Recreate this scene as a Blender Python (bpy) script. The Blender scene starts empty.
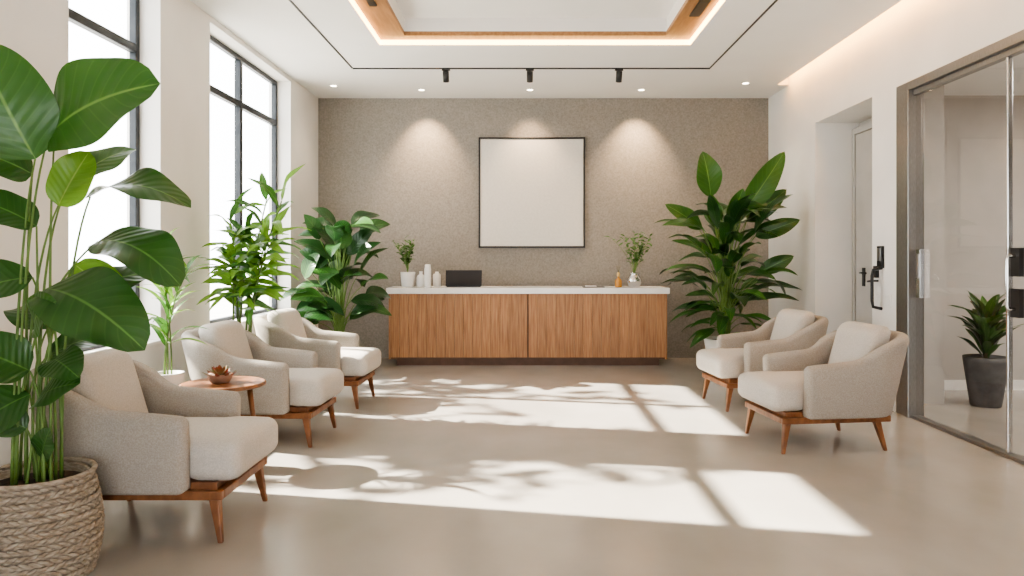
import bpy, bmesh, math, random
from mathutils import Vector, Matrix
random.seed(7)
scene = bpy.context.scene
COL = scene.collection
try:
    scene.view_settings.view_transform = 'AgX'
    scene.view_settings.look = 'AgX - Medium High Contrast'
except Exception as ex: print(ex)

# ---------------------------------------------------------------- materials
def mat(name, c1, c2=None, rough=0.5, metal=0.0, scale=8.0, stretch=(1,1,1), bump=0.0, bscale=None,
        emit=None, estr=0.0, detail=4.0, coat=0.0, rvar=0.0, bdist=0.01, lo=0.35, hi=0.65, island=0.0):
    m = bpy.data.materials.new(name); m.use_nodes = True
    nt = m.node_tree; N = nt.nodes; L = nt.links
    p = N['Principled BSDF']
    p.inputs['Roughness'].default_value = rough
    p.inputs['Metallic'].default_value = metal
    p.inputs['Coat Weight'].default_value = coat
    p.inputs['Coat Roughness'].default_value = 0.12
    tc = N.new('ShaderNodeTexCoord'); mp = N.new('ShaderNodeMapping')
    mp.inputs['Scale'].default_value = stretch
    L.new(tc.outputs['Object'], mp.inputs['Vector'])
    nz = N.new('ShaderNodeTexNoise'); nz.inputs['Scale'].default_value = scale
    nz.inputs['Detail'].default_value = detail
    L.new(mp.outputs['Vector'], nz.inputs['Vector'])
    rp = N.new('ShaderNodeValToRGB')
    rp.color_ramp.elements[0].position = lo; rp.color_ramp.elements[1].position = hi
    rp.color_ramp.elements[0].color = (*c1, 1); rp.color_ramp.elements[1].color = (*(c2 or c1), 1)
    L.new(nz.outputs['Fac'], rp.inputs['Fac'])
    if island:
        g = N.new('ShaderNodeNewGeometry'); hs = N.new('ShaderNodeHueSaturation'); mr = N.new('ShaderNodeMapRange')
        mr.inputs['To Min'].default_value = 1 - island; mr.inputs['To Max'].default_value = 1 + island
        L.new(g.outputs['Random Per Island'], mr.inputs['Value']); L.new(mr.outputs[0], hs.inputs['Value'])
        L.new(rp.outputs['Color'], hs.inputs['Color']); L.new(hs.outputs['Color'], p.inputs['Base Color'])
        av = N.new('ShaderNodeVectorMath'); av.operation = 'ADD'; cb = N.new('ShaderNodeCombineXYZ'); mu = N.new('ShaderNodeMath'); mu.operation = 'MULTIPLY'; mu.inputs[1].default_value = 37
        L.new(g.outputs['Random Per Island'], mu.inputs[0]); L.new(mu.outputs[0], cb.inputs['Z']); L.new(mu.outputs[0], cb.inputs['X'])
        L.new(mp.outputs[0], av.inputs[0]); L.new(cb.outputs[0], av.inputs[1]); L.new(av.outputs[0], nz.inputs['Vector'])
    else:
        L.new(rp.outputs['Color'], p.inputs['Base Color'])
    if rvar:
        mr = N.new('ShaderNodeMapRange'); mr.inputs['To Min'].default_value = rough - rvar
        mr.inputs['To Max'].default_value = rough + rvar
        L.new(nz.outputs['Fac'], mr.inputs['Value']); L.new(mr.outputs['Result'], p.inputs['Roughness'])
    if bump:
        nb = N.new('ShaderNodeTexNoise'); nb.inputs['Scale'].default_value = bscale or scale * 6
        nb.inputs['Detail'].default_value = 3
        L.new(mp.outputs['Vector'], nb.inputs['Vector'])
        b = N.new('ShaderNodeBump'); b.inputs['Strength'].default_value = bump; b.inputs['Distance'].default_value = bdist
        L.new(nb.outputs['Fac'], b.inputs['Height']); L.new(b.outputs['Normal'], p.inputs['Normal'])
    if emit:
        p.inputs['Emission Color'].default_value = (*emit, 1); p.inputs['Emission Strength'].default_value = estr
    return m

def glassmat(name, tint=(0.97, 0.98, 0.975), base=0.04, k=0.7):
    m = bpy.data.materials.new(name); m.use_nodes = True
    nt = m.node_tree; N = nt.nodes; L = nt.links
    N.remove(N['Principled BSDF']); out = N['Material Output']
    tr = N.new('ShaderNodeBsdfTransparent'); tr.inputs['Color'].default_value = (*tint, 1)
    gl = N.new('ShaderNodeBsdfGlossy'); gl.inputs['Roughness'].default_value = 0.02
    lw = N.new('ShaderNodeLayerWeight'); lw.inputs['Blend'].default_value = 0.5
    pw = N.new('ShaderNodeMath'); pw.operation = 'POWER'; pw.inputs[1].default_value = 5
    ma = N.new('ShaderNodeMath'); ma.operation = 'MULTIPLY_ADD'; ma.inputs[1].default_value = k; ma.inputs[2].default_value = base
    L.new(lw.outputs['Facing'], pw.inputs[0]); L.new(pw.outputs[0], ma.inputs[0])
    mx = N.new('ShaderNodeMixShader')
    L.new(ma.outputs[0], mx.inputs['Fac']); L.new(tr.outputs[0], mx.inputs[1]); L.new(gl.outputs[0], mx.inputs[2])
    L.new(mx.outputs[0], out.inputs['Surface'])
    return m

def leafmat(name, dark, light, trans=0.3, rough=0.35, vein=0.12, freq=60):
    m = bpy.data.materials.new(name); m.use_nodes = True
    nt = m.node_tree; N = nt.nodes; L = nt.links
    p = N['Principled BSDF']; out = N['Material Output']
    p.inputs['Roughness'].default_value = rough
    uv = N.new('ShaderNodeUVMap'); uv.uv_map = 'UVMap'
    sp = N.new('ShaderNodeSeparateXYZ'); L.new(uv.outputs['UV'], sp.inputs[0])
    s1 = N.new('ShaderNodeMath'); s1.operation = 'SUBTRACT'; s1.inputs[1].default_value = 0.5; L.new(sp.outputs['X'], s1.inputs[0])
    ab = N.new('ShaderNodeMath'); ab.operation = 'ABSOLUTE'; L.new(s1.outputs[0], ab.inputs[0])
    mr = N.new('ShaderNodeMapRange'); mr.inputs['From Min'].default_value = 0.008; mr.inputs['From Max'].default_value = 0.025
    mr.inputs['To Min'].default_value = 0.85; mr.inputs['To Max'].default_value = 0; L.new(ab.outputs[0], mr.inputs['Value'])
    k = N.new('ShaderNodeMath'); k.operation = 'MULTIPLY_ADD'; k.inputs[1].default_value = -0.45
    L.new(ab.outputs[0], k.inputs[0]); L.new(sp.outputs['Y'], k.inputs[2])
    k2 = N.new('ShaderNodeMath'); k2.operation = 'MULTIPLY'; k2.inputs[1].default_value = freq; L.new(k.outputs[0], k2.inputs[0])
    sn = N.new('ShaderNodeMath'); sn.operation = 'SINE'; L.new(k2.outputs[0], sn.inputs[0])
    v = N.new('ShaderNodeMapRange'); v.inputs['From Min'].default_value = 0.85; v.inputs['From Max'].default_value = 1.0
    v.inputs['To Max'].default_value = vein; L.new(sn.outputs[0], v.inputs['Value'])
    mxm = N.new('ShaderNodeMath'); mxm.operation = 'MAXIMUM'; L.new(mr.outputs[0], mxm.inputs[0]); L.new(v.outputs[0], mxm.inputs[1])
    tc = N.new('ShaderNodeTexCoord'); nz = N.new('ShaderNodeTexNoise'); nz.inputs['Scale'].default_value = 3.5
    L.new(tc.outputs['Object'], nz.inputs['Vector'])
    mc = N.new('ShaderNodeMix'); mc.data_type = 'RGBA'
    mc.inputs[6].default_value = (*dark, 1); mc.inputs[7].default_value = (*[0.6*a+0.4*b for a, b in zip(dark, light)], 1)
    L.new(nz.outputs['Fac'], mc.inputs[0])
    mx = N.new('ShaderNodeMix'); mx.data_type = 'RGBA'; mx.inputs[7].default_value = (*light, 1)
    L.new(mxm.outputs[0], mx.inputs[0]); L.new(mc.outputs[2], mx.inputs[6])
    L.new(mx.outputs[2], p.inputs['Base Color'])
    bp = N.new('ShaderNodeBump'); bp.inputs['Strength'].default_value = 0.2; bp.inputs['Distance'].default_value = 0.004
    L.new(sn.outputs[0], bp.inputs['Height']); L.new(bp.outputs['Normal'], p.inputs['Normal'])
    tl = N.new('ShaderNodeBsdfTranslucent'); L.new(mx.outputs[2], tl.inputs['Color'])
    ms = N.new('ShaderNodeMixShader'); ms.inputs[0].default_value = trans
    L.new(p.outputs[0], ms.inputs[1]); L.new(tl.outputs[0], ms.inputs[2]); L.new(ms.outputs[0], out.inputs['Surface'])
    return m

M = {}
M['wall'] = mat('white_plaster', (0.78, 0.765, 0.74), (0.82, 0.805, 0.78), 0.85, scale=2, bump=0.1, bscale=60)
M['wallback'] = mat('taupe_textured_plaster', (0.215, 0.196, 0.175), (0.32, 0.294, 0.265), 0.9, scale=45, bump=0.55, bscale=90, detail=10, bdist=0.006, lo=0.25, hi=0.75)
M['wallgrey'] = mat('warm_grey_plaster', (0.45, 0.43, 0.405), (0.49, 0.47, 0.445), 0.85, scale=3, bump=0.1, bscale=60)
M['ceil'] = mat('ceiling_paint', (0.82, 0.81, 0.79), (0.84, 0.83, 0.81), 0.9, scale=2)
M['floor'] = mat('polished_concrete', (0.325, 0.300, 0.268), (0.45, 0.42, 0.382), 0.20, scale=1.1, detail=9, rvar=0.06, bump=0.03, bscale=8, lo=0.25, hi=0.75, coat=0.25, stretch=(1, 0.7, 1))
M['frame'] = mat('dark_window_metal', (0.035, 0.04, 0.045), (0.05, 0.055, 0.06), 0.45, 0.6)
M['black'] = mat('matte_black', (0.012, 0.012, 0.013), (0.02, 0.02, 0.02), 0.4)
M['steel'] = mat('brushed_steel', (0.27, 0.26, 0.25), (0.36, 0.35, 0.34), 0.35, 0.9, scale=20, stretch=(20, 20, 1))
M['chrome'] = mat('satin_chrome', (0.7, 0.7, 0.7), (0.75, 0.75, 0.75), 0.2, 1.0)
M['glass'] = glassmat('clear_glass')
M['pglass'] = glassmat('partition_glass', (0.90, 0.90, 0.89), 0.06, 0.6)
M['fabric'] = mat('taupe_linen_upholstery', (0.33, 0.295, 0.255), (0.42, 0.38, 0.335), 0.95, scale=140, bump=0.6, bscale=420, bdist=0.002, detail=2)
M['fabric2'] = mat('cream_linen_cushion', (0.47, 0.435, 0.39), (0.57, 0.53, 0.485), 0.95, scale=140, bump=0.6, bscale=420, bdist=0.002, detail=2)
M['walnut'] = mat('walnut_wood', (0.15, 0.055, 0.02), (0.26, 0.11, 0.045), 0.4, scale=6, stretch=(3, 3, 1.2), detail=6)
M['oak'] = mat('oak_panel', (0.25, 0.112, 0.045), (0.45, 0.235, 0.108), 0.45, scale=5, stretch=(12, 12, 0.6), detail=7, lo=0.3, hi=0.7, bump=0.1, island=0.09)
M['oakceil'] = mat('oak_ceiling', (0.30, 0.145, 0.055), (0.40, 0.21, 0.09), 0.5, scale=5, stretch=(6, 0.6, 6), detail=6)
M['plinth'] = mat('plinth_brown', (0.09, 0.045, 0.025), (0.12, 0.06, 0.035), 0.5)
M['quartz'] = mat('white_quartz', (0.80, 0.79, 0.77), (0.86, 0.85, 0.83), 0.25, scale=5)
M['canvas'] = mat('cream_canvas', (0.66, 0.63, 0.58), (0.70, 0.67, 0.62), 0.9, scale=30, bump=0.3, bscale=300, bdist=0.002)
M['white'] = mat('white_ceramic', (0.80, 0.79, 0.77), (0.84, 0.83, 0.81), 0.35)
M['grey'] = mat('grey_planter', (0.09, 0.09, 0.095), (0.12, 0.12, 0.125), 0.6, scale=12)
M['terra'] = mat('clay_pot', (0.30, 0.17, 0.12), (0.38, 0.23, 0.17), 0.7)
M['basket'] = mat('woven_seagrass', (0.25, 0.20, 0.148), (0.45, 0.38, 0.30), 0.9, scale=30, stretch=(1, 1, 3), detail=4, bump=0.6, bscale=160)
M['soil'] = mat('soil', (0.03, 0.02, 0.013), (0.07, 0.045, 0.03), 0.95, scale=40, bump=0.8, bscale=60)
M['stem'] = mat('green_stem', (0.09, 0.17, 0.03), (0.15, 0.25, 0.06), 0.5)
M['bark'] = mat('bark_stem', (0.12, 0.10, 0.05), (0.20, 0.18, 0.09), 0.8, scale=20)
M['leafA'] = leafmat('leaf_deep_green', (0.012, 0.065, 0.010), (0.12, 0.26, 0.06), 0.2, 0.3)
M['leafB'] = leafmat('leaf_mid_green', (0.026, 0.115, 0.016), (0.18, 0.35, 0.08), 0.28)
M['leafC'] = leafmat('leaf_bright_green', (0.13, 0.31, 0.025), (0.36, 0.52, 0.12), 0.45)
M['leafD'] = leafmat('leaf_dark_rubber', (0.009, 0.04, 0.010), (0.06, 0.15, 0.04), 0.15, 0.3)
M['succ'] = mat('succulent_red', (0.28, 0.02, 0.025), (0.16, 0.16, 0.05), 0.45, scale=14)
M['amber'] = mat('amber_glass', (0.45, 0.20, 0.04), (0.5, 0.24, 0.05), 0.15)
M['gold'] = mat('brass', (0.65, 0.45, 0.18), None, 0.3, 0.9)
M['screen'] = mat('laptop_shell', (0.03, 0.03, 0.035), None, 0.35, 0.3)
M['led'] = mat('warm_led', (1, 0.8, 0.5), None, 0.5, emit=(1.0, 0.50, 0.13), estr=42)
M['led2'] = mat('warm_led_tray', (1, 0.8, 0.5), None, 0.5, emit=(1.0, 0.58, 0.20), estr=12)
M['lens'] = mat('downlight_lens', (1, 0.9, 0.8), None, 0.5, emit=(1.0, 0.84, 0.62), estr=16)
M['ground'] = mat('paving', (0.40, 0.39, 0.37), (0.48, 0.47, 0.45), 0.9, scale=3)

# ---------------------------------------------------------------- mesh builder
class MB:
    def __init__(s): s.v=[]; s.f=[]; s.mi=[]; s.uv=[]; s.sm=[]; s.mats=[]
    def m(s, key):
        if key not in s.mats: s.mats.append(key)
        return s.mats.index(key)
    def face(s, idx, k, uv=None, sm=False):
        s.f.append(idx); s.mi.append(s.m(k)); s.uv.append(uv or [(0,0)]*len(idx)); s.sm.append(sm)
    def box(s, x0,x1,y0,y1,z0,z1,k):
        b=len(s.v)
        s.v += [(x0,y0,z0),(x1,y0,z0),(x1,y1,z0),(x0,y1,z0),(x0,y0,z1),(x1,y0,z1),(x1,y1,z1),(x0,y1,z1)]
        for q in ((0,3,2,1),(4,5,6,7),(0,1,5,4),(1,2,6,5),(2,3,7,6),(3,0,4,7)): s.face([b+i for i in q],k)
    def pane(s,x,y0,y1,z0,z1,k):
        b=len(s.v); s.v+=[(x,y0,z0),(x,y1,z0),(x,y1,z1),(x,y0,z1)]; s.face([b,b+1,b+2,b+3],k)
    def lathe(s, c, prof, k, n=32, sm=True, fn=None):
        b=len(s.v)
        for j,(r,z) in enumerate(prof):
            for i in range(n):
                a=2*math.pi*i/n; rr=r if not fn else fn(r,a,j)
                s.v.append((c[0]+rr*math.cos(a), c[1]+rr*math.sin(a), c[2]+z))
        for j in range(len(prof)-1):
            for i in range(n):
                i2=(i+1)%n
                s.face([b+j*n+i, b+j*n+i2, b+(j+1)*n+i2, b+(j+1)*n+i],k,sm=sm)
        s.face([b+i for i in range(n)][::-1],k); e=b+(len(prof)-1)*n
        s.face([e+i for i in range(n)],k)
    def tube(s, pts, r0, r1, k, n=8):
        pts=[Vector(p) for p in pts]; b=len(s.v); m=len(pts)
        ref=Vector((0.31,0.95,0.05))
        for j,p in enumerate(pts):
            d=(pts[min(j+1,m-1)]-pts[max(j-1,0)]).normalized()
            u=d.cross(ref)
            if u.length<1e-3: u=d.cross(Vector((1,0,0)))
            u.normalize(); w=d.cross(u)
            r=r0+(r1-r0)*j/(m-1)
            for i in range(n):
                a=2*math.pi*i/n; q=p+u*math.cos(a)*r+w*math.sin(a)*r; s.v.append(tuple(q))
        for j in range(m-1):
            for i in range(n):
                i2=(i+1)%n; s.face([b+j*n+i,b+j*n+i2,b+(j+1)*n+i2,b+(j+1)*n+i],k,sm=True)
        s.face([b+i for i in range(n)][::-1],k); e=b+(m-1)*n; s.face([e+i for i in range(n)],k)
    def curve(s,p0,p1,p2,r0,r1,k,n=8,seg=10):
        p0,p1,p2=Vector(p0),Vector(p1),Vector(p2)
        s.tube([(p0*(1-t)**2+p1*2*t*(1-t)+p2*t*t) for t in [i/seg for i in range(seg+1)]],r0,r1,k,n)
    def leaf(s, base, tip, W, nrm, k, arch=0.12, fold=0.18, a=0.8, b=0.75, wav=0.03, ns=14, nt=6, bounds=None, ph=None):
        base=Vector(base); tip=Vector(tip); d=tip-base; Ln=d.length; d=d/Ln
        n=Vector(nrm); n=n-d*n.dot(d)
        if n.length<1e-3: n=Vector((0,-1,0.2))-d*Vector((0,-1,0.2)).dot(d)
        n.normalize(); side=d.cross(n); st=len(s.v)
        if ph is None: ph=random.uniform(0,6.28)
        for i in range(ns+1):
            t=i/ns; w=W*0.5*max(0.0,math.sin(math.pi*min(1,t**a)))**b
            if i in(0,): w=W*0.02
            if i==ns: w=0.001
            mid=base+d*(Ln*t)+n*(arch*Ln*4*t*(1-t))
            for j in range(nt+1):
                u=-1+2*j/nt
                q=mid+side*(w*u)+n*(fold*w*abs(u)**1.3 + wav*Ln*abs(u)**2*math.sin(9*t+ph+(1.3 if u>0 else 0))*(w/(W*0.5)))
                if bounds:
                    q=Vector((min(max(q.x,bounds[0]),bounds[1]),min(max(q.y,bounds[2]),bounds[3]),min(max(q.z,0.05),3.7)))
                s.v.append(tuple(q))
        for i in range(ns):
            for j in range(nt):
                a0=st+i*(nt+1)+j
                uv=[(j/nt,i/ns),((j+1)/nt,i/ns),((j+1)/nt,(i+1)/ns),(j/nt,(i+1)/ns)]
                s.face([a0,a0+1,a0+nt+2,a0+nt+1],k,uv,True)
    def obj(s, name, parent=None, loc=(0,0,0), rot=0, bevel=0, seg=2):
        me=bpy.data.meshes.new(name); me.from_pydata(s.v,[],s.f)
        for k in s.mats: me.materials.append(M[k])
        for p,mi,sm in zip(me.polygons,s.mi,s.sm): p.material_index=mi; p.use_smooth=sm
        ul=me.uv_layers.new(name='UVMap')
        for p,uv in zip(me.polygons,s.uv):
            for q,l in enumerate(p.loop_indices): ul.data[l].uv=uv[q]
        me.update()
        o=bpy.data.objects.new(name,me); COL.objects.link(o); o.location=loc; o.rotation_euler=(0,0,rot)
        if parent: o.parent=parent
        if bevel:
            bv=o.modifiers.new('bevel','BEVEL'); bv.width=bevel; bv.segments=seg; bv.limit_method='ANGLE'; bv.angle_limit=math.radians(40)
        return o

def empty(name, loc=(0,0,0), rot=0):
    e=bpy.data.objects.new(name,None); e.empty_display_size=0.2; e.location=loc; e.rotation_euler=(0,0,rot); COL.objects.link(e); return e

# ---------------------------------------------------------------- room dims
XL, XR, YB, ZC = -3.04, 3.58, 10.88, 3.82
YF = -2.5
b=MB(); b.box(XL-0.3,8.2,YF-0.2,YB+0.2,-0.12,0,'floor'); b.obj('floor')
# left wall
b=MB(); T=0.28
wins=[(4.93,6.17),(7.14,9.60)]
y=YF
for (a,c) in wins:
    b.box(XL-T,XL,y,a,0,ZC+0.4,'wall'); 
    b.box(XL-T,XL,a,c,0,0.78,'wall'); b.box(XL-T,XL,a,c,3.76,ZC+0.4,'wall'); y=c
b.box(XL-T,XL,y,YB,0,ZC+0.4,'wall'); b.obj('wall_left')
for i,(a,c) in enumerate(wins):
    w=empty('window_%d'%(i+1),(XL-0.2,(a+c)/2,0.78))
    hy=(c-a)/2; f=MB()
    z0,z1=0.0,3.76-0.78; fw=0.06
    f.box(-0.03,0.03,-hy,-hy+fw,z0,z1,'frame'); f.box(-0.03,0.03,hy-fw,hy,z0,z1,'frame')
    f.box(-0.03,0.03,-hy+fw,hy-fw,z0,z0+0.06,'frame'); f.box(-0.03,0.03,-hy+fw,hy-fw,z1-0.05,z1,'frame')
    f.box(-0.032,0.032,-hy+fw,hy-fw,3.18-0.78,3.25-0.78,'frame')
    if i==1:
        f.box(-0.035,0.035,-0.035,0.035,z0+0.06,z1-0.05,'frame')
    f.obj('frame',w,bevel=0.006)
    g=MB(); g.pane(0.0,-hy+fw-0.01,hy-fw+0.01,z0+0.05,z1-0.04,'glass'); g.obj('glass_pane',w)
    s=MB(); s.box(-0.05,0.235,-hy-0.0,hy+0.0,0.0,0.025,'wall'); s.obj('sill',w,bevel=0.005)
# back wall
b=MB(); b.box(XL-T,XR+0.5,YB,YB+0.2,0,ZC+0.4,'wallback'); b.obj('wall_back')
# right wall
b=MB()
b.box(XR,XR+0.22,9.13,YB,0,ZC+0.4,'wall')
b.box(XR,XR+0.22,7.63,9.13,3.14,ZC+0.4,'wall')
b.box(XR,XR+0.22,7.10,7.63,0,ZC+0.4,'wall')
b.box(XR,XR+0.22,YF,7.10,3.12,ZC+0.4,'wall')
b.box(XR,XR+0.22,YF,0.9,0,3.12,'wall')
b.obj('wall_right')
b=MB()
b.box(XR+0.22,4.25,9.13,9.35,0,3.3,'wall'); b.box(XR+0.22,4.25,7.50,7.63,0,3.3,'wallgrey')
b.box(XR+0.22,4.25,7.63,9.13,3.14,3.3,'wall'); b.box(4.12,4.25,7.63,9.13,0,3.14,'wallgrey')
b.obj('wall_alcove')
d=empty('door_1',(4.06,8.38,0))
b=MB(); b.box(-0.02,0.03,-0.66,0.66,0.01,2.98,'wallgrey'); b.obj('leaf',d,bevel=0.004)
b=MB(); b.box(-0.03,0.05,-0.74,-0.67,0,3.06,'wallgrey'); b.box(-0.03,0.05,0.67,0.74,0,3.06,'wallgrey'); b.box(-0.03,0.05,-0.67,0.67,2.99,3.06,'wallgrey'); b.obj('frame',d)
b=MB(); b.box(-0.035,-0.02,0.40,0.46,1.14,1.36,'black'); b.tube([(-0.02,0.43,1.3),(-0.075,0.43,1.3),(-0.08,0.40,1.3),(-0.08,0.26,1.3)],0.011,0.011,'black'); b.obj('lever_handle',d)
# front wall behind camera; framed opening added to let in fill light
b=MB()
b.box(XL-T,-1.5,YF-0.2,YF,0,ZC+0.4,'wall'); b.box(2.1,8.2,YF-0.2,YF,0,ZC+0.4,'wall')
b.box(-1.5,2.1,YF-0.2,YF,2.8,ZC+0.4,'wall'); b.obj('wall_front')
w=empty('window_3',(0.3,YF-0.1,0)); f=MB()
for x in (-1.77,-0.6,0.6,1.77): f.box(x-0.03,x+0.03,-0.03,0.03,0.0,2.8,'frame')
for z in (0.0,2.2,2.74): f.box(-1.8,1.8,-0.028,0.028,z,z+0.06,'frame')
f.obj('frame',w)
# side room
b=MB(); b.box(4.25,8.2,8.3,8.45,0,3.6,'wallgrey'); b.obj('wall_side_room_back')
b=MB(); b.box(8.0,8.2,YF,8.3,0,3.6,'wallgrey'); b.obj('wall_side_room_right')
b=MB(); b.box(XR+0.22,8.0,YF,8.3,3.3,3.42,'ceil'); b.obj('ceiling_side_room')
b=MB(); b.box(4.25,8.0,8.28,8.3,0,0.11,'wall'); b.obj('baseboard_side_room')
b=MB(); b.box(XL,XR,YB-0.018,YB,0,0.10,'wallback'); b.obj('baseboard_back')
b=MB()
b.box(XR-0.015,XR,9.13,YB-0.02,0,0.10,'wall'); b.box(XR-0.015,XR,7.14,7.63,0,0.10,'wall'); b.obj('baseboard_right')
b=MB(); b.box(XL,XL+0.015,YF,YB-0.02,0,0.10,'wall'); b.obj('baseboard_left')

# glass partition
p=empty('door_2',(XR,0,0)); b=MB()
b.box(-0.02,0.16,6.93,7.10,0,3.12,'steel')
b.box(-0.03,0.10,6.86,6.93,0,3.04,'steel')
b.box(-0.02,0.16,0.9,6.93,3.04,3.12,'steel')
b.box(0.02,0.08,0.9,6.86,2.99,3.04,'steel')
b.box(0.0,0.09,0.9,6.86,0.0,0.025,'steel')
for yy in (5.53,3.2): b.box(0.02,0.06,yy-0.012,yy+0.012,0.025,2.99,'chrome')
b.obj('frame',p,bevel=0.004)
for i,(y0,y1) in enumerate(((5.545,6.855),(3.215,5.515),(0.95,3.185))):
    g=MB(); g.pane(0.04,y0,y1,0.025,2.99,'pglass'); g.obj('glass_panel_%d'%(i+1),p)
b=MB()
b.box(-0.004,0.035,6.70,6.77,1.12,1.56,'chrome'); b.box(-0.012,-0.004,6.715,6.755,1.30,1.52,'steel')
b.box(0.0,0.035,5.36,5.46,1.35,1.56,'black'); b.box(0.0,0.035,5.36,5.46,1.05,1.26,'black')
b.tube([(0.03,5.41,1.50),(-0.05,5.41,1.50),(-0.055,5.41,1.48),(-0.055,5.41,1.13),(-0.05,5.41,1.11),(0.03,5.41,1.11)],0.014,0.014,'chrome',10)
b.obj('pull_handles',p,bevel=0.004)
e=empty('wall_entry_keypad',(XR,7.42,0)); b=MB()
b.box(-0.03,0.0,-0.05,0.05,1.38,1.60,'black'); b.box(-0.036,-0.03,-0.035,0.035,1.45,1.58,'steel')
b.box(-0.035,0.0,0.06,0.12,1.28,1.40,'black')
b.tube([(-0.0,0.0,1.38),(-0.09,0.0,1.36),(-0.10,0.0,1.30),(-0.10,0.0,1.05),(-0.09,0.0,0.99),(0.0,0.0,0.97)],0.016,0.016,'black',10)
b.tube([(-0.02,0.03,1.25),(-0.07,0.05,1.25),(-0.07,0.16,1.24)],0.012,0.012,'black',8)
b.obj('handle',e,bevel=0.003)
b=MB(); b.box(-0.012,0.0,-0.20,-0.11,1.0,1.12,'white'); b.obj('switch_plate',e,bevel=0.003)

# ---------------------------------------------------------------- ceiling
b=MB()
TX0,TX1,TY0,TY1=-1.60,1.82,1.6,8.14
b.box(XL-T,TX0,YF,YB,ZC,ZC+0.05,'ceil'); b.box(TX1,3.42,YF,YB,ZC,ZC+0.05,'ceil')
b.box(TX0,TX1,TY1,YB,ZC,ZC+0.05,'ceil'); b.box(TX0,TX1,YF,TY0,ZC,ZC+0.05,'ceil')
b.box(3.42,XR,10.04,YB,ZC,ZC+0.05,'ceil')
b.box(TX0-0.3,TX1+0.3,TY0-0.3,TY1+0.3,ZC+0.24,ZC+0.30,'ceil')
b.box(3.42,XR,YF,10.04,ZC+0.22,ZC+0.28,'ceil'); b.box(3.37,3.42,YF,10.04,ZC+0.05,ZC+0.28,'ceil'); b.box(3.42,XR,10.04,10.09,ZC+0.05,ZC+0.28,'ceil')
b.box(XL-T,XR+0.22,YF-0.2,YB+0.2,ZC+0.40,ZC+0.5,'ceil')
b.obj('ceiling')
b=MB(); z0=ZC+0.055; z1=ZC+0.10; r=0.30; rf=0.17
b.box(TX0,TX0+r,TY0,TY1,z0,z1,'oakceil'); b.box(TX1-r,TX1,TY0,TY1,z0,z1,'oakceil')
b.box(TX0+r,TX1-r,TY1-rf,TY1,z0,z1,'oakceil'); b.box(TX0+r,TX1-r,TY0,TY0+rf,z0,z1,'oakceil')
b.box(TX0+r-0.02,TX0+r,TY0+rf,TY1-rf,z1,ZC+0.24,'ceil'); b.box(TX1-r,TX1-r+0.02,TY0+rf,TY1-rf,z1,ZC+0.24,'ceil')
b.box(TX0+r,TX1-r,TY1-rf,TY1-rf+0.02,z1,ZC+0.24,'ceil'); b.box(TX0+r,TX1-r,TY0+rf-0.02,TY0+rf,z1,ZC+0.24,'ceil')
e0=ZC+0.004; e1=ZC+0.053
b.box(TX0+0.001,TX0+0.014,TY0,TY1,e0,e1,'led2'); b.box(TX1-0.014,TX1-0.001,TY0,TY1,e0,e1,'led2'); b.box(TX0+0.014,TX1-0.014,TY1-0.014,TY1-0.001,e0,e1,'led2')
b.box(TX1-0.20,TX1-0.10,6.35,7.3,z0-0.015,z0,'black'); b.box(TX0+0.13,TX0+0.2,5.9,7.0,z0-0.015,z0,'black')
b.obj('trim_wood_tray')
b=MB(); b.box(3.425,3.44,YF+0.2,10.0,ZC+0.08,ZC+0.12,'led'); b.obj('wall_cove_led_strip')
b=MB(); b.box(4.8,7.4,5.6,5.64,3.285,3.3,'led'); b.obj('side_room_led_strip')
b=MB(); zs=ZC-0.006
b.box(-2.14,-2.12,5.2,9.13,zs,ZC,'black'); b.box(2.27,2.29,5.2,9.13,zs,ZC,'black')
b.obj('ceiling_linear_vents')
tr=empty('track_light',(0.08,9.13,ZC)); b=MB(); b.box(-2.2,2.2,-0.012,0.012,-0.014,0,'black'); b.obj('rail',tr)
for i,x in enumerate((-1.055,-0.02,1.08)):
    b=MB(); b.box(x-0.05,x+0.05,-0.014,0.014,-0.035,-0.014,'black'); b.tube([(x,0,-0.03),(x,0,-0.06)],0.01,0.01,'black')
    b.tube([(x,-0.03,-0.05),(x,0.03,-0.165)],0.038,0.038,'black',18)
    b.tube([(x,0.0302,-0.1654),(x,0.031,-0.167)],0.03,0.03,'lens',18)
    b.obj('spot_head_%d'%(i+1),tr)
DL=[(-2.95+0.35,10.05),(-1.44,10.3),(0.07,10.3),(1.62,10.3),(2.95,9.9)]
b=MB()
for (x,yy) in DL:
    b.lathe((x,yy,ZC),[(0.055,0.0),(0.055,-0.008),(0.042,-0.010)],'white',20)
    b.lathe((x,yy,ZC),[(0.04,-0.0102),(0.04,-0.012)],'lens',20)
b.obj('recessed_downlights')

# ---------------------------------------------------------------- picture
p=empty('framed_canvas',(0.10,YB,2.43)); b=MB()
W,H,F=0.78,0.81,0.022
b.box(-W,-W+F,-0.045,0,-H,H,'black'); b.box(W-F,W,-0.045,0,-H,H,'black'); b.box(-W+F,W-F,-0.045,0,H-F,H,'black'); b.box(-W+F,W-F,-0.045,0,-H,-H+F,'black')
b.obj('frame',p,bevel=0.003)
b=MB(); b.box(-W+F+0.004,W-F-0.004,-0.03,-0.005,-H+F+0.004,H-F-0.004,'canvas'); b.obj('canvas',p)

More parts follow.
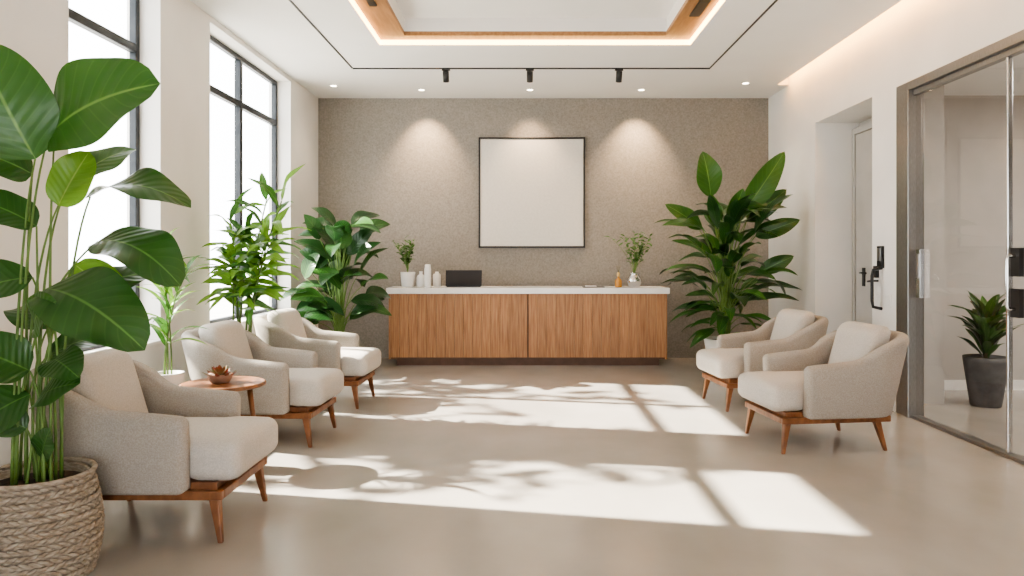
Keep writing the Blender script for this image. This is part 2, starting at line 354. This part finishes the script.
# ---------------------------------------------------------------- reception desk
DH=1.065
p=empty('reception_desk',(0.04,10.08,0))
b=MB(); b.box(-1.86,1.86,0.05,0.62,0.11,0.985,'plinth'); b.box(-1.80,1.80,0.07,0.60,0,0.11,'plinth'); b.box(-1.87,1.87,0.02,0.63,0.09,0.115,'plinth'); b.obj('carcass_and_plinth',p)
b=MB(); nb=15
for half in (0,1):
    xs=-1.875 if half==0 else 0.008; wd=1.867/nb
    for i in range(nb): b.box(xs+i*wd+0.0013,xs+(i+1)*wd-0.0013,0.02+0.0,0.052,0.115,0.985,'oak')
b.box(-1.90,-1.875,0.02,0.63,0.09,0.985,'oak'); b.box(1.875,1.90,0.02,0.63,0.09,0.985,'oak')
b.obj('oak_slat_front',p,bevel=0.0014)
b=MB(); b.box(-1.93,1.93,-0.02,0.66,0.985,1.065,'quartz'); b.obj('countertop',p,bevel=0.006)

DT=DH
p=empty('laptop',(-0.86,10.36,DT),math.radians(8)); b=MB(); b.box(-0.24,0.24,-0.02,0.30,0,0.018,'screen')
b.obj('base',p,bevel=0.004)
b=MB(); b.v+=[(-0.25,-0.09,0.235),(0.25,-0.09,0.235),(0.25,-0.02,0.015),(-0.25,-0.02,0.015),(-0.25,-0.078,0.239),(0.25,-0.078,0.239),(0.25,-0.008,0.018),(-0.25,-0.008,0.018)]
for q in ((0,1,2,3),(7,6,5,4),(0,4,5,1),(1,5,6,2),(2,6,7,3),(3,7,4,0)): b.face(list(q),'screen')
b.obj('lid',p)
b=MB()
b.lathe((-1.46,10.38,DT),[(0.055,0),(0.06,0.02),(0.06,0.13),(0.05,0.16),(0.022,0.18),(0.022,0.21),(0.026,0.215),(0.02,0.22)],'white',28)
b.obj('white_ceramic_bottle')
b=MB(); b.lathe((-1.235,10.38,DT),[(0.05,0),(0.055,0.02),(0.055,0.17),(0.045,0.185),(0.025,0.19),(0.025,0.21),(0.02,0.215)],'white',28); b.obj('white_ceramic_jar')
b=MB(); b.lathe((-1.345,10.24,DT),[(0.045,0),(0.048,0.02),(0.048,0.24),(0.044,0.27),(0.04,0.28),(0.04,0.31),(0.03,0.32)],'white',28); b.obj('white_ceramic_vase')
b=MB(); b.box(0.80,1.10,10.2,10.42,DT,DT+0.012,'black'); b.box(0.84,0.99,10.22,10.34,DT+0.012,DT+0.022,'white'); b.obj('desk_notebook',bevel=0.003)
b=MB(); b.lathe((1.30,10.3,DT),[(0.045,0),(0.048,0.01),(0.048,0.09),(0.03,0.12),(0.016,0.125),(0.016,0.15)],'amber',24)
b.lathe((1.30,10.3,DT),[(0.02,0.15),(0.022,0.155),(0.022,0.19),(0.01,0.21)],'gold',16)
for i in range(4):
    b.tube([(1.30,10.3,DT+0.2),(1.30+0.02*(i-1.5),10.3+0.01*i,DT+0.30)],0.002,0.002,'bark',5)
b.obj('reed_diffuser_bottle')

def sprig(b, base, h, n, spread, k, lw=0.03, ll=0.07, seed=1):
    rnd=random.Random(seed); base=Vector(base)
    for i in range(n):
        a=rnd.uniform(0,6.28); hh=h*rnd.uniform(0.65,1); sp=spread*rnd.uniform(0.2,1)
        top=base+Vector((math.cos(a)*sp,math.sin(a)*sp*0.8,hh)); mid=base+Vector((math.cos(a)*sp*0.25,math.sin(a)*sp*0.2,hh*0.6))
        b.curve(base,mid,top,0.004,0.002,'stem',5,8)
        for q in range(9):
            t=0.3+0.7*q/8; pt=base*(1-t)**2+mid*2*t*(1-t)+top*t*t
            aa=rnd.uniform(0,6.28); dv=Vector((math.cos(aa),math.sin(aa),rnd.uniform(0.1,0.8))).normalized()
            b.leaf(pt,pt+dv*ll*rnd.uniform(0.7,1.2),lw,(0,-0.5,1),k,0.05,0.1,ns=5,nt=2,wav=0)
b=MB(); b.lathe((-1.64,10.36,DT),[(0.075,0),(0.085,0.02),(0.10,0.19),(0.10,0.21),(0.085,0.21),(0.08,0.19)],'white',40,fn=lambda r,a,j:r*(1+0.03*math.cos(20*a)) if j<4 else r)
b.lathe((-1.64,10.36,DT),[(0.08,0.185),(0.078,0.195)],'soil',24)
sprig(b,(-1.64,10.36,DT+0.19),0.50,14,0.24,'leafB',ll=0.09,seed=3); b.obj('potted_desk_plant')
b=MB(); b.lathe((1.53,10.36,DT),[(0.06,0),(0.08,0.02),(0.105,0.08),(0.105,0.11),(0.07,0.16),(0.06,0.19),(0.075,0.2),(0.055,0.19)],'chrome',36)
sprig(b,(1.53,10.36,DT+0.17),0.60,13,0.36,'leafB',lw=0.035,ll=0.09,seed=8); b.obj('vase_with_greenery')

# ---------------------------------------------------------------- armchair
def sstep(t): t=min(1,max(0,t)); return t*t*(3-2*t)
def shell_mesh():
    b=MB(); cw=0.335; xf=0.20; xb=-0.50; R=0.20; th=0.105; zb=0.265
    st=[]
    N1=14
    for i in range(N1+1): st.append((xf+(xb+R-xf)*i/N1,-cw,0,-1))
    for i in range(1,11):
        a=math.pi/2*i/10; st.append((xb+R-R*math.sin(a),-cw+R-R*math.cos(a),-math.sin(a),-math.cos(a)))
    for i in range(1,10): st.append((xb,(-cw+R)+(2*cw-2*R)*i/10,-1,0))
    for s0 in [(x,-y,nx,-ny) for (x,y,nx,ny) in st[:N1+11]][::-1]: st.append(s0)
    def sect(x,y,nx,ny,shr=0.0,fwd=0.0):
        u=min(1,max(0,(0.24-x)/0.74)); top=0.665+0.07*u+0.165*sstep((u-0.50)/0.50)
        tilt=0.05+0.16*sstep((u-0.5)/0.5)
        h=top-shr*0.9; z0=zb+shr*0.7; t=th/2-shr*0.9
        K=8
        prof=[(t*0.85,z0),(t,z0+0.015),(t*1.02,z0+(h-z0)*0.45)]
        for k in range(K+1):
            a=math.pi*k/K; prof.append((t*math.cos(a),h-t+t*math.sin(a)))
        prof+=[(-t*1.02,z0+(h-z0)*0.45),(-t,z0+0.015),(-t*0.85,z0)]
        return [(x+fwd+nx*(o+tilt*(z-zb)*(1 if nx<-0.01 else 0.6)), y+ny*(o+tilt*(z-zb)), z) for o,z in prof]
    rows=[]; r=0.045
    for k in range(5):
        a=math.pi/2*(1-k/5); rows.append(sect(*st[0],shr=r*(1-math.cos(a)),fwd=r*math.sin(a)))
    for s0 in st: rows.append(sect(*s0))
    for k in range(4,-1,-1):
        a=math.pi/2*(1-k/5); rows.append(sect(*st[-1],shr=r*(1-math.cos(a)),fwd=r*math.sin(a)))
    n=len(rows[0])
    for rw in rows: b.v+=rw
    for j in range(len(rows)-1):
        for i in range(n):
            i2=(i+1)%n; b.face([j*n+i,(j+1)*n+i,(j+1)*n+i2,j*n+i2],'fabric',sm=True)
    b.face(list(range(n)),'fabric',sm=True); b.face([(len(rows)-1)*n+i for i in range(n)][::-1],'fabric',sm=True)
    return b
def pillow(sx,sy,sz,e=0.28,dome=0.0,fn=None,n=14):
    b=MB(); idx={}
    def add(p):
        key=tuple(round(c,5) for c in p)
        if key in idx: return idx[key]
        x,y,z=p
        s=Vector((sx,sy,sz)); rr=min(s)*e*2
        v=Vector((x*sx,y*sy,z*sz)); inner=Vector([max(-s[i]+rr,min(s[i]-rr,v[i])) for i in range(3)])
        d=v-inner
        if d.length>1e-6: v=inner+d.normalized()*rr if max(abs(d[i]) for i in range(3))>=rr-1e-6 else v
        v.z+=dome*(1-x*x)*(1-y*y)*(1 if z>0 else 0.0)*max(0,z)
        if fn: v=Vector(fn(v.x,v.y,v.z))
        idx[key]=len(b.v); b.v.append(tuple(v)); return idx[key]
    g=[math.sin(math.pi/2*(-1+2*i/n)) for i in range(n+1)]
    for ax in range(3):
        for sg in (-1,1):
            for i in range(n):
                for j in range(n):
                    q=[]
                    for (a,c) in ((g[i],g[j]),(g[i+1],g[j]),(g[i+1],g[j+1]),(g[i],g[j+1])):
                        p=[0,0,0]; p[ax]=sg; p[(ax+1)%3]=a; p[(ax+2)%3]=c; q.append(add(p))
                    if sg<0: q=q[::-1]
                    if len(set(q))>=3: b.face(q,'fabric2',sm=True)
    return b
shellB=shell_mesh()
def seatfn(x,y,z):
    w=sstep((x-0.19)/0.05); return (x,y*(1+0.22*w),z)
seatB=pillow(0.46,0.285,0.108,0.32,0.03,seatfn,n=18)
backB=pillow(0.095,0.28,0.25,0.42,0,lambda x,y,z:(x-0.30*(z),y,z),n=14)
def chair(name_, loc, rot, tmpl=[None]):
    e=empty(name_,loc,rot)
    if tmpl[0] is None:
        objs=[]
        o=shellB.obj('upholstered_shell',e); objs.append(o)
        o=seatB.obj('seat_cushion',e,loc=(0.045,0,0.418)); objs.append(o)
        o=backB.obj('back_cushion',e,loc=(-0.385,0,0.70)); objs.append(o)
        b=MB()
        b.box(-0.46,0.42,-0.345,-0.305,0.225,0.272,'walnut'); b.box(-0.46,0.42,0.305,0.345,0.225,0.272,'walnut')
        b.box(0.38,0.42,-0.305,0.305,0.225,0.272,'walnut'); b.box(-0.46,-0.42,-0.305,0.305,0.225,0.272,'walnut')
        b.box(-0.42,0.38,-0.305,0.305,0.25,0.31,'walnut')
        for (x,y,fx,fy) in ((0.37,-0.305,0.41,-0.33),(0.37,0.305,0.41,0.33),(-0.36,-0.305,-0.42,-0.33),(-0.36,0.305,-0.42,0.33)):
            s0=len(b.v)
            for (cx,cy,z,r) in ((fx,fy,0.0,0.013),(x,y,0.228,0.026)):
                for (dx,dy) in ((-1,-1),(1,-1),(1,1),(-1,1)): b.v.append((cx+dx*r,cy+dy*r,z))
            for q in ((3,2,1,0),(4,5,6,7),(0,1,5,4),(1,2,6,5),(2,3,7,6),(3,0,4,7)): b.face([s0+i for i in q],'walnut')
        o=b.obj('wooden_base',e,bevel=0.006); objs.append(o)
        tmpl[0]=objs
    else:
        for o in tmpl[0]:
            c=o.copy(); COL.objects.link(c); c.parent=e
    return e
chair('armchair',(-2.0,4.20,0),0)
chair('armchair.001',(-2.08,6.14,0),math.radians(-2))
chair('armchair.002',(-2.04,7.60,0),math.radians(-2))
chair('armchair.003',(2.32,5.98,0),math.radians(180+7))
chair('armchair.004',(2.32,7.50,0),math.radians(180+6))

# ---------------------------------------------------------------- side table
b=MB()
b.lathe((0,0,0),[(0.27,0.585),(0.285,0.59),(0.285,0.608),(0.27,0.613)],'walnut',48)
for a in (0.3,2.4,4.5):
    b.tube([(0.17*math.cos(a),0.17*math.sin(a),0.59),(0.24*math.cos(a),0.24*math.sin(a),0.0)],0.02,0.011,'walnut',10)
b.obj('round_side_table',loc=(-2.12,5.2,0))
b=MB(); c=(-2.13,5.17,0.613)
b.lathe(c,[(0.05,0),(0.065,0.01),(0.085,0.05),(0.085,0.065),(0.07,0.06)],'terra',28); b.lathe(c,[(0.07,0.05),(0.068,0.058)],'soil',20)
for ring,(n,r,h,l) in enumerate(((9,0.02,0.05,0.085),(8,0.012,0.06,0.07),(5,0.005,0.07,0.06))):
    for i in range(n):
        a=6.283*i/n+ring*0.4; dv=Vector((math.cos(a),math.sin(a),0.45+0.5*ring)).normalized(); p0=Vector(c)+Vector((math.cos(a)*r,math.sin(a)*r,h-0.01))
        b.leaf(p0,p0+dv*l*1.25,0.035,(0,0,1),'succ',-0.12,0.3,a=1.3,ns=6,nt=4,wav=0)
b.obj('potted_succulent')

# ---------------------------------------------------------------- big foreground plant in basket
PX,PY=-2.29,3.47
root=empty('potted_fiddle_leaf_plant',(PX,PY,0))
def RB(t): return 0.222+0.045*math.sin(math.pi*min(1,(t*0.85+0.1)))
b=MB(); b.lathe((0,0,0),[(RB(0)-0.01,0.0)]+[(RB(j/12)-0.012,0.475*j/12) for j in range(1,13)]+[(0.20,0.47),(0.20,0.42)],'basket',64)
nr=15; nl=44
for j in range(nr):
    zc=0.016+j*0.0315; R=RB(j/(nr-1))
    for i in range(nl):
        a=2*math.pi*(i+0.5*(j%2))/nl; dl=2*math.pi/nl*0.80
        pts=[]
        for q in range(6):
            u=-1+2*q/5; aa=a+dl*u; rr=R+0.006*(1-u*u)-0.004; zz=zc+0.011*u*(1 if j%2 else -1)
            pts.append((rr*math.cos(aa),rr*math.sin(aa),zz))
        s0=len(b.v); ns_=7
        for q,p_ in enumerate(pts):
            u=-1+2*q/5; rad=0.0125*math.sqrt(max(0.08,1-0.85*u*u)); er=Vector((p_[0],p_[1],0)).normalized()
            for w_ in range(ns_):
                t_=2*math.pi*w_/ns_; pt=Vector(p_)+er*math.cos(t_)*rad*0.8+Vector((0,0,1))*math.sin(t_)*rad
                b.v.append((pt.x,pt.y,max(0.0,pt.z)))
        for q in range(5):
            for w_ in range(ns_):
                w2=(w_+1)%ns_; b.face([s0+q*ns_+w_,s0+(q+1)*ns_+w_,s0+(q+1)*ns_+w2,s0+q*ns_+w2],'basket',sm=True)
rim=[(0.236*math.cos(2*math.pi*i/48),0.236*math.sin(2*math.pi*i/48),0.482) for i in range(49)]
b.tube(rim,0.013,0.013,'basket',8)
b.obj('woven_basket',root)
b=MB(); b.lathe((0,0,0),[(0.23,0.41),(0.225,0.435),(0.1,0.445)],'soil',32); b.obj('soil',root)
b=MB()
LV=[
((0.07,-0.02,2.06),(0.64,-0.12,2.28),0.48,(-0.1,-1,0.45),'leafB',0.10),
((0.02,-0.04,1.95),(-0.18,-0.14,2.46),0.40,(0.3,-1,0.1),'leafB',0.08),
((0.24,0.02,1.78),(0.76,-0.08,1.72),0.24,(0,-0.5,1),'leafA',0.16),
((0.07,0.05,1.74),(0.20,0.08,2.00),0.20,(0.2,-1,0.1),'leafC',0.05),
((0.26,0.05,1.57),(0.70,-0.05,1.36),0.30,(0.1,-0.6,0.9),'leafA',0.18),
((0.08,-0.05,1.35),(0.60,-0.18,1.08),0.36,(0.1,-0.75,0.85),'leafA',0.15),
((0.13,0.08,1.46),(0.37,0.12,1.26),0.20,(0.1,-1,0.3),'leafC',0.08),
((0.04,-0.05,0.84),(0.30,-0.16,0.93),0.22,(0,-0.8,0.8),'leafA',0.08),
((0.0,-0.05,0.97),(-0.22,-0.17,1.10),0.25,(0.1,-0.9,0.7),'leafA',0.08),
((0.0,0.0,1.64),(-0.26,-0.06,1.76),0.20,(0,-0.8,0.8),'leafA',0.1),
((0.0,-0.05,0.86),(-0.27,-0.15,0.64),0.28,(0,-0.9,0.7),'leafA',0.1),
((0.05,-0.04,0.56),(0.14,-0.12,0.72),0.12,(0,-1,0.3),'leafA',0.04),
((-0.02,0.0,1.40),(-0.32,-0.08,1.27),0.27,(0,-0.8,0.8),'leafA',0.12),
((0.02,0.1,2.05),(-0.30,0.25,2.25),0.32,(0.2,-0.9,0.5),'leafA',0.12),
((0.06,0.1,1.78),(0.28,0.35,2.05),0.28,(-0.2,-0.8,0.6),'leafB',0.12),
((0.0,0.08,1.15),(-0.25,0.30,1.25),0.24,(0,-0.5,0.9),'leafA',0.12),
((0.03,0.02,1.02),(0.24,0.20,1.10),0.2,(0,-0.5,0.9),'leafA',0.1),
((-0.02,-0.04,0.70),(-0.20,-0.12,0.82),0.16,(0,-1,0.6),'leafA',0.06),
((0.10,-0.03,1.02),(0.32,-0.2,0.96),0.19,(0,-0.8,0.8),'leafA',0.1),
((0.0,-0.03,1.88),(-0.24,-0.22,1.98),0.24,(0.1,-0.8,0.6),'leafA',0.1),
((0.18,-0.03,1.30),(0.50,0.25,1.42),0.2,(0.1,-0.6,0.8),'leafA',0.1),
((0.03,-0.06,1.18),(0.22,-0.2,1.30),0.2,(0.1,-1,0.4),'leafB',0.1),
]
rnd=random.Random(4)
for (p0,p1,W_,nn,k,ar) in LV:
    b.leaf(p0,p1,W_,nn,k,ar,0.16,a=0.86,b=0.5,wav=0.045,ns=22,nt=10,bounds=(-0.7,0.8,-0.6,0.9))
    s0=Vector((rnd.uniform(-0.10,0.10),rnd.uniform(-0.08,0.08),0.43)); m_=Vector((s0.x*0.8+p0[0]*0.05+rnd.uniform(-.04,.04),s0.y*0.6,0.44+(p0[2]-0.44)*0.75))
    b.curve(s0,m_,p0,0.0075,0.004,'stem',8,12)
b.obj('foliage',root)

# ---------------------------------------------------------------- procedural plants
def planter(b,r0,r1,h,k):
    b.lathe((0,0,0),[(r0*0.96,0),(r0,0.01),(r1,h-0.01),(r1,h),(r1-0.015,h),(r1-0.02,h-0.04)],k,36)
    b.lathe((0,0,0),[(r1-0.016,h-0.06),(r1-0.018,h-0.035)],'soil',28)
def foliage(b,rnd,h0,zlo,zhi,n,spread,L0,L1,W0,W1,mats,bx,up=(0.0,0.7),arch=0.12,stemr=0.008,a=0.8,bb=0.75,droop=0.0,facing=0.0):
    for i in range(n):
        t=(i+rnd.random())/n; az=rnd.uniform(0,6.283)
        z=zlo+(zhi-zlo)*t; sp=spread*rnd.uniform(0.15,1)*math.sin(math.pi*(0.2+0.65*t))
        bx_=Vector((math.cos(az)*sp*0.55,math.sin(az)*sp*0.55,z))
        L=rnd.uniform(L0,L1); e=rnd.uniform(*up)*(0.4+0.9*t)-droop*(1-t)
        d=Vector((math.cos(az)*math.cos(e),math.sin(az)*math.cos(e),math.sin(e)))
        tip=bx_+d*L
        if tip.x<bx[0]: d.x=abs(d.x)*0.4; 
        if tip.x>bx[1]: d.x=-abs(d.x)*0.4
        if tip.y<bx[2]: d.y=abs(d.y)*0.4
        if tip.y>bx[3]: d.y=-abs(d.y)*0.4
        d.normalize(); tip=bx_+d*L
        for ii,(lo_,hi_) in enumerate(((bx[0],bx[1]),(bx[2],bx[3]))): bx_[ii]=min(max(bx_[ii],lo_+0.03),hi_-0.03); tip[ii]=min(max(tip[ii],lo_+0.01),hi_-0.01)
        nn=Vector((rnd.uniform(-.4,.4),rnd.uniform(-.4,.4)-facing,1))
        b.leaf(bx_,tip,rnd.uniform(W0,W1),nn,rnd.choice(mats),arch,0.2,a=a,b=bb,wav=0.02,ns=12,nt=6,bounds=bx)
        s0=Vector((rnd.uniform(-1,1)*0.05,rnd.uniform(-1,1)*0.05,h0)); b.curve(s0,(s0.x*0.6+bx_.x*0.15,s0.y*0.6+bx_.y*0.15,h0+(z-h0)*0.75),bx_,stemr,stemr*0.5,'stem',6,8)

root=empty('potted_rubber_plant',(-2.36,9.40,0)); b=MB(); planter(b,0.17,0.23,0.42,'white'); b.obj('planter',root)
b=MB(); rnd=random.Random(11)
foliage(b,rnd,0.38,0.65,1.92,60,0.80,0.36,0.52,0.19,0.28,['leafD','leafD','leafA'],(-0.64,0.70,-0.7,0.62),up=(-0.4,0.95),facing=0.6)
b.obj('foliage',root)
root=empty('potted_bamboo_palm',(-2.62,6.84,0)); b=MB(); planter(b,0.15,0.20,0.45,'white'); b.obj('planter',root)
b=MB(); rnd=random.Random(5)
for i in range(8):
    x0=rnd.uniform(-0.07,0.07); y0=rnd.uniform(-0.07,0.07); x1=x0*3+rnd.uniform(-.08,.2); y1=y0*3
    top=Vector((x1,y1,rnd.uniform(1.5,2.05))); b.curve((x0,y0,0.42),(x0,y0,1.2),top,0.011,0.006,'stem')
    for q in range(15):
        t=0.42+0.58*q/14; pt=Vector((x0,y0,0.42))*(1-t)**2+Vector((x0,y0,1.2))*2*t*(1-t)+top*t*t
        az=q*2.4+i; e=rnd.uniform(-0.35,0.5)+(0.6 if q>12 else 0); d=Vector((math.cos(az)*math.cos(e),math.sin(az)*math.cos(e),math.sin(e)))
        L=rnd.uniform(0.26,0.44)
        if (pt+d*L).x< -0.38: d.x=abs(d.x)
        b.leaf(pt,pt+d*L,rnd.uniform(0.055,0.10),(0,-0.7,1),rnd.choice(['leafC','leafC','leafC','leafB']),0.16,0.15,a=0.75,ns=9,nt=4,bounds=(-0.40,0.8,-0.6,0.6))
b.obj('foliage',root)
root=empty('potted_dracaena',(-2.57,5.33,0)); b=MB(); planter(b,0.085,0.11,0.66,'white'); b.obj('planter',root)
b=MB(); rnd=random.Random(9)
for i in range(4):
    x0=rnd.uniform(-.03,.03); top=Vector((rnd.uniform(-.1,.16),rnd.uniform(-.1,.1),rnd.uniform(1.15,1.6))); b.curve((x0,0,0.62),(x0,0,1.1),top,0.006,0.003,'stem')
    for q in range(12):
        t=0.25+0.75*q/11; pt=Vector((x0,0,0.62))*(1-t)**2+Vector((x0,0,1.1))*2*t*(1-t)+top*t*t
        az=q*2.4+i*1.3; e=rnd.uniform(0.0,0.9); d=Vector((math.cos(az)*math.cos(e),math.sin(az)*math.cos(e),math.sin(e))); L=rnd.uniform(0.2,0.38)
        if (pt+d*L).x< -0.42: d.x=abs(d.x)
        b.leaf(pt,pt+d*L,rnd.uniform(0.025,0.042),(0,-.3,1),rnd.choice(['leafC','leafB']),0.16,0.2,a=0.7,ns=8,nt=2,bounds=(-0.44,0.5,-0.4,0.35),wav=0)
b.obj('foliage',root)
root=empty('potted_bird_of_paradise',(2.56,9.45,0)); b=MB(); planter(b,0.20,0.27,0.45,'white'); b.obj('planter',root)
b=MB(); rnd=random.Random(21); BX=(-1.0,0.96,-0.95,1.35)
foliage(b,rnd,0.4,0.75,2.05,84,1.0,0.42,0.68,0.11,0.19,['leafA','leafA','leafB','leafD'],BX,up=(-0.1,0.8),facing=0.5,droop=0.35,arch=0.14)
foliage(b,rnd,0.4,0.5,0.9,16,0.4,0.4,0.55,0.08,0.13,['leafA','leafB'],(-0.75,0.8,-0.9,1.2),up=(-0.2,0.1),facing=0.4,droop=0.5)
for (p0,p1,W_,k) in (((-0.20,-0.05,2.25),(-0.32,-0.12,2.82),0.34,'leafB'),((0.22,0,2.05),(0.72,-0.1,2.82),0.32,'leafB'),((0.30,0.1,1.95),(0.78,0.0,2.35),0.26,'leafA'),
        ((0.05,0,1.95),(0.18,-0.15,2.35),0.22,'leafB'),((-0.3,0,1.85),(-0.80,-0.15,2.15),0.22,'leafB'),((0.35,-0.1,1.75),(0.86,-0.25,1.95),0.22,'leafA'),((-0.1,0.1,1.9),(-0.2,0.0,2.3),0.2,'leafB'),((0.4,-0.1,1.3),(0.8,-0.2,1.5),0.2,'leafA')):
    b.leaf(p0,p1,W_,(0.1,-1,0.2),k,0.06,0.2,a=0.85,b=0.7,ns=18,nt=8); b.curve((0,0,0.4),(p0[0]*0.2,0,1.4),p0,0.012,0.006,'stem')
b.obj('foliage',root)
root=empty('potted_dracaena.001',(4.62,7.42,0)); b=MB(); b.lathe((0,0,0),[(0.13,0),(0.14,0.01),(0.20,0.44),(0.205,0.49),(0.19,0.495),(0.18,0.45)],'grey',36); b.lathe((0,0,0),[(0.185,0.44),(0.18,0.46)],'soil',28); b.obj('planter',root)
b=MB(); rnd=random.Random(2)
for i in range(54):
    az=i*2.4; e=rnd.uniform(0.35,1.35); z0_=0.47+0.42*i/54; p0=Vector((math.cos(az)*0.03,math.sin(az)*0.03,z0_)); L=rnd.uniform(0.28,0.42)
    d=Vector((math.cos(az)*math.cos(e),math.sin(az)*math.cos(e),math.sin(e))); b.leaf(p0,p0+d*L,rnd.uniform(0.07,0.105),(-math.cos(az)*0.5,-math.sin(az)*0.5-0.2,1),rnd.choice(['leafA','leafD','leafB']),0.10,0.25,a=0.85,b=0.75,ns=10,nt=4,wav=0.02)
b.tube([(0,0,0.44),(0,0,0.9)],0.02,0.012,'bark')
b.obj('foliage',root)

# ---------------------------------------------------------------- exterior: ground + street trees outside the left windows
b=MB(); b.box(-40,XL-T-0.02,-15,40,-0.3,-0.14,'ground'); b.obj('ground')
def tree(name,loc,seed,nb_,nl):
    rnd=random.Random(seed); root=empty(name,loc); b=MB()
    b.tube([(0,0,-0.138),(0.0,0,0.5),(0.05,0.05,1.8),(0.02,0.1,3.4),(-0.02,0.0,5.4)],0.14,0.06,'bark',12)
    for i in range(nb_):
        az=i*2.4+rnd.uniform(-.3,.3); z=3.0+2.4*i/nb_; L=rnd.uniform(1.0,1.7)*(1.1-0.35*i/nb_); e=rnd.uniform(0.2,0.8)
        tip=Vector((math.cos(az)*L*0.75,math.sin(az)*L*1.1,z+L*math.sin(e)*1.2)); mid=Vector((tip.x*0.4,tip.y*0.4,z+0.3))
        p0=Vector((0,0,z)); b.curve(p0,mid,tip,0.04,0.012,'bark',7,10)
        for q in range(nl):
            t=rnd.uniform(0.3,1.0); pt=p0*(1-t)**2+mid*2*t*(1-t)+tip*t*t+Vector((rnd.gauss(0,.12),rnd.gauss(0,.12),rnd.gauss(0,.12)))
            a2=rnd.uniform(0,6.28); e2=rnd.uniform(-0.6,0.6); dv=Vector((math.cos(a2)*math.cos(e2),math.sin(a2)*math.cos(e2),math.sin(e2)))
            b.leaf(pt,pt+dv*rnd.uniform(0.25,0.45),rnd.uniform(0.10,0.18),(rnd.uniform(-1,1),rnd.uniform(-1,1),1),'leafB',0.1,0.2,ns=6,nt=2,wav=0)
    b.obj('branches_and_leaves',root)
tree('street_tree',(-7.4,6.9,0),3,15,13)
tree('street_tree.001',(-7.6,9.7,0),8,15,13)

# ---------------------------------------------------------------- lights
def spot(name,loc,target,energy,size,blend,col=(1,0.80,0.56),rad=0.03):
    l=bpy.data.lights.new(name,'SPOT'); l.energy=energy; l.spot_size=math.radians(size); l.spot_blend=blend; l.color=col; l.shadow_soft_size=rad
    o=bpy.data.objects.new(name,l); COL.objects.link(o); o.location=loc
    o.rotation_euler=(Vector(target)-Vector(loc)).to_track_quat('-Z','Y').to_euler(); return o
for i,(x,e) in enumerate(((-1.44,260),(0.07,110),(1.62,260))):
    spot('wall_washer_spot',(x,10.45,ZC-0.03),(x,10.86,2.7),e,78,1.0,col=(1,0.70,0.42))
spot('downlight_spot',(2.95,9.9,ZC-0.03),(2.95,9.9,0),60,90,0.8)
spot('downlight_spot',(-2.6,10.05,ZC-0.03),(-2.6,10.2,0),30,90,0.8)
def area(name,loc,rot,sx,sy,energy,col):
    l=bpy.data.lights.new(name,'AREA'); l.shape='RECTANGLE'; l.size=sx; l.size_y=sy; l.energy=energy; l.color=col
    o=bpy.data.objects.new(name,l); COL.objects.link(o); o.location=loc; o.rotation_euler=rot; return o
area('side_room_ceiling_lamp',(6.0,5.5,3.25),(0,0,0),1.2,1.2,130,(1,0.95,0.88))
sd=Vector((1.0,-0.20,-0.73))
l=bpy.data.lights.new('sun','SUN'); l.energy=52.0; l.angle=math.radians(0.8); l.color=(1.0,0.92,0.80)
o=bpy.data.objects.new('sun',l); COL.objects.link(o); o.location=(-8,8,8); o.rotation_euler=sd.to_track_quat('-Z','Y').to_euler()
w=bpy.data.worlds.new('World'); scene.world=w; w.use_nodes=True
bg=w.node_tree.nodes['Background']; bg.inputs['Color'].default_value=(0.975,0.985,1.0,1); bg.inputs['Strength'].default_value=8.8

# ---------------------------------------------------------------- camera
cd=bpy.data.cameras.new('camera'); cam=bpy.data.objects.new('camera',cd); COL.objects.link(cam)
cam.location=(0,0,1.5); cam.rotation_euler=(math.radians(90),0,0)
cd.sensor_width=36; cd.lens=740*36/1024; cd.shift_x=-13/1024; cd.shift_y=-32/1024; cd.clip_start=0.05
scene.camera=cam
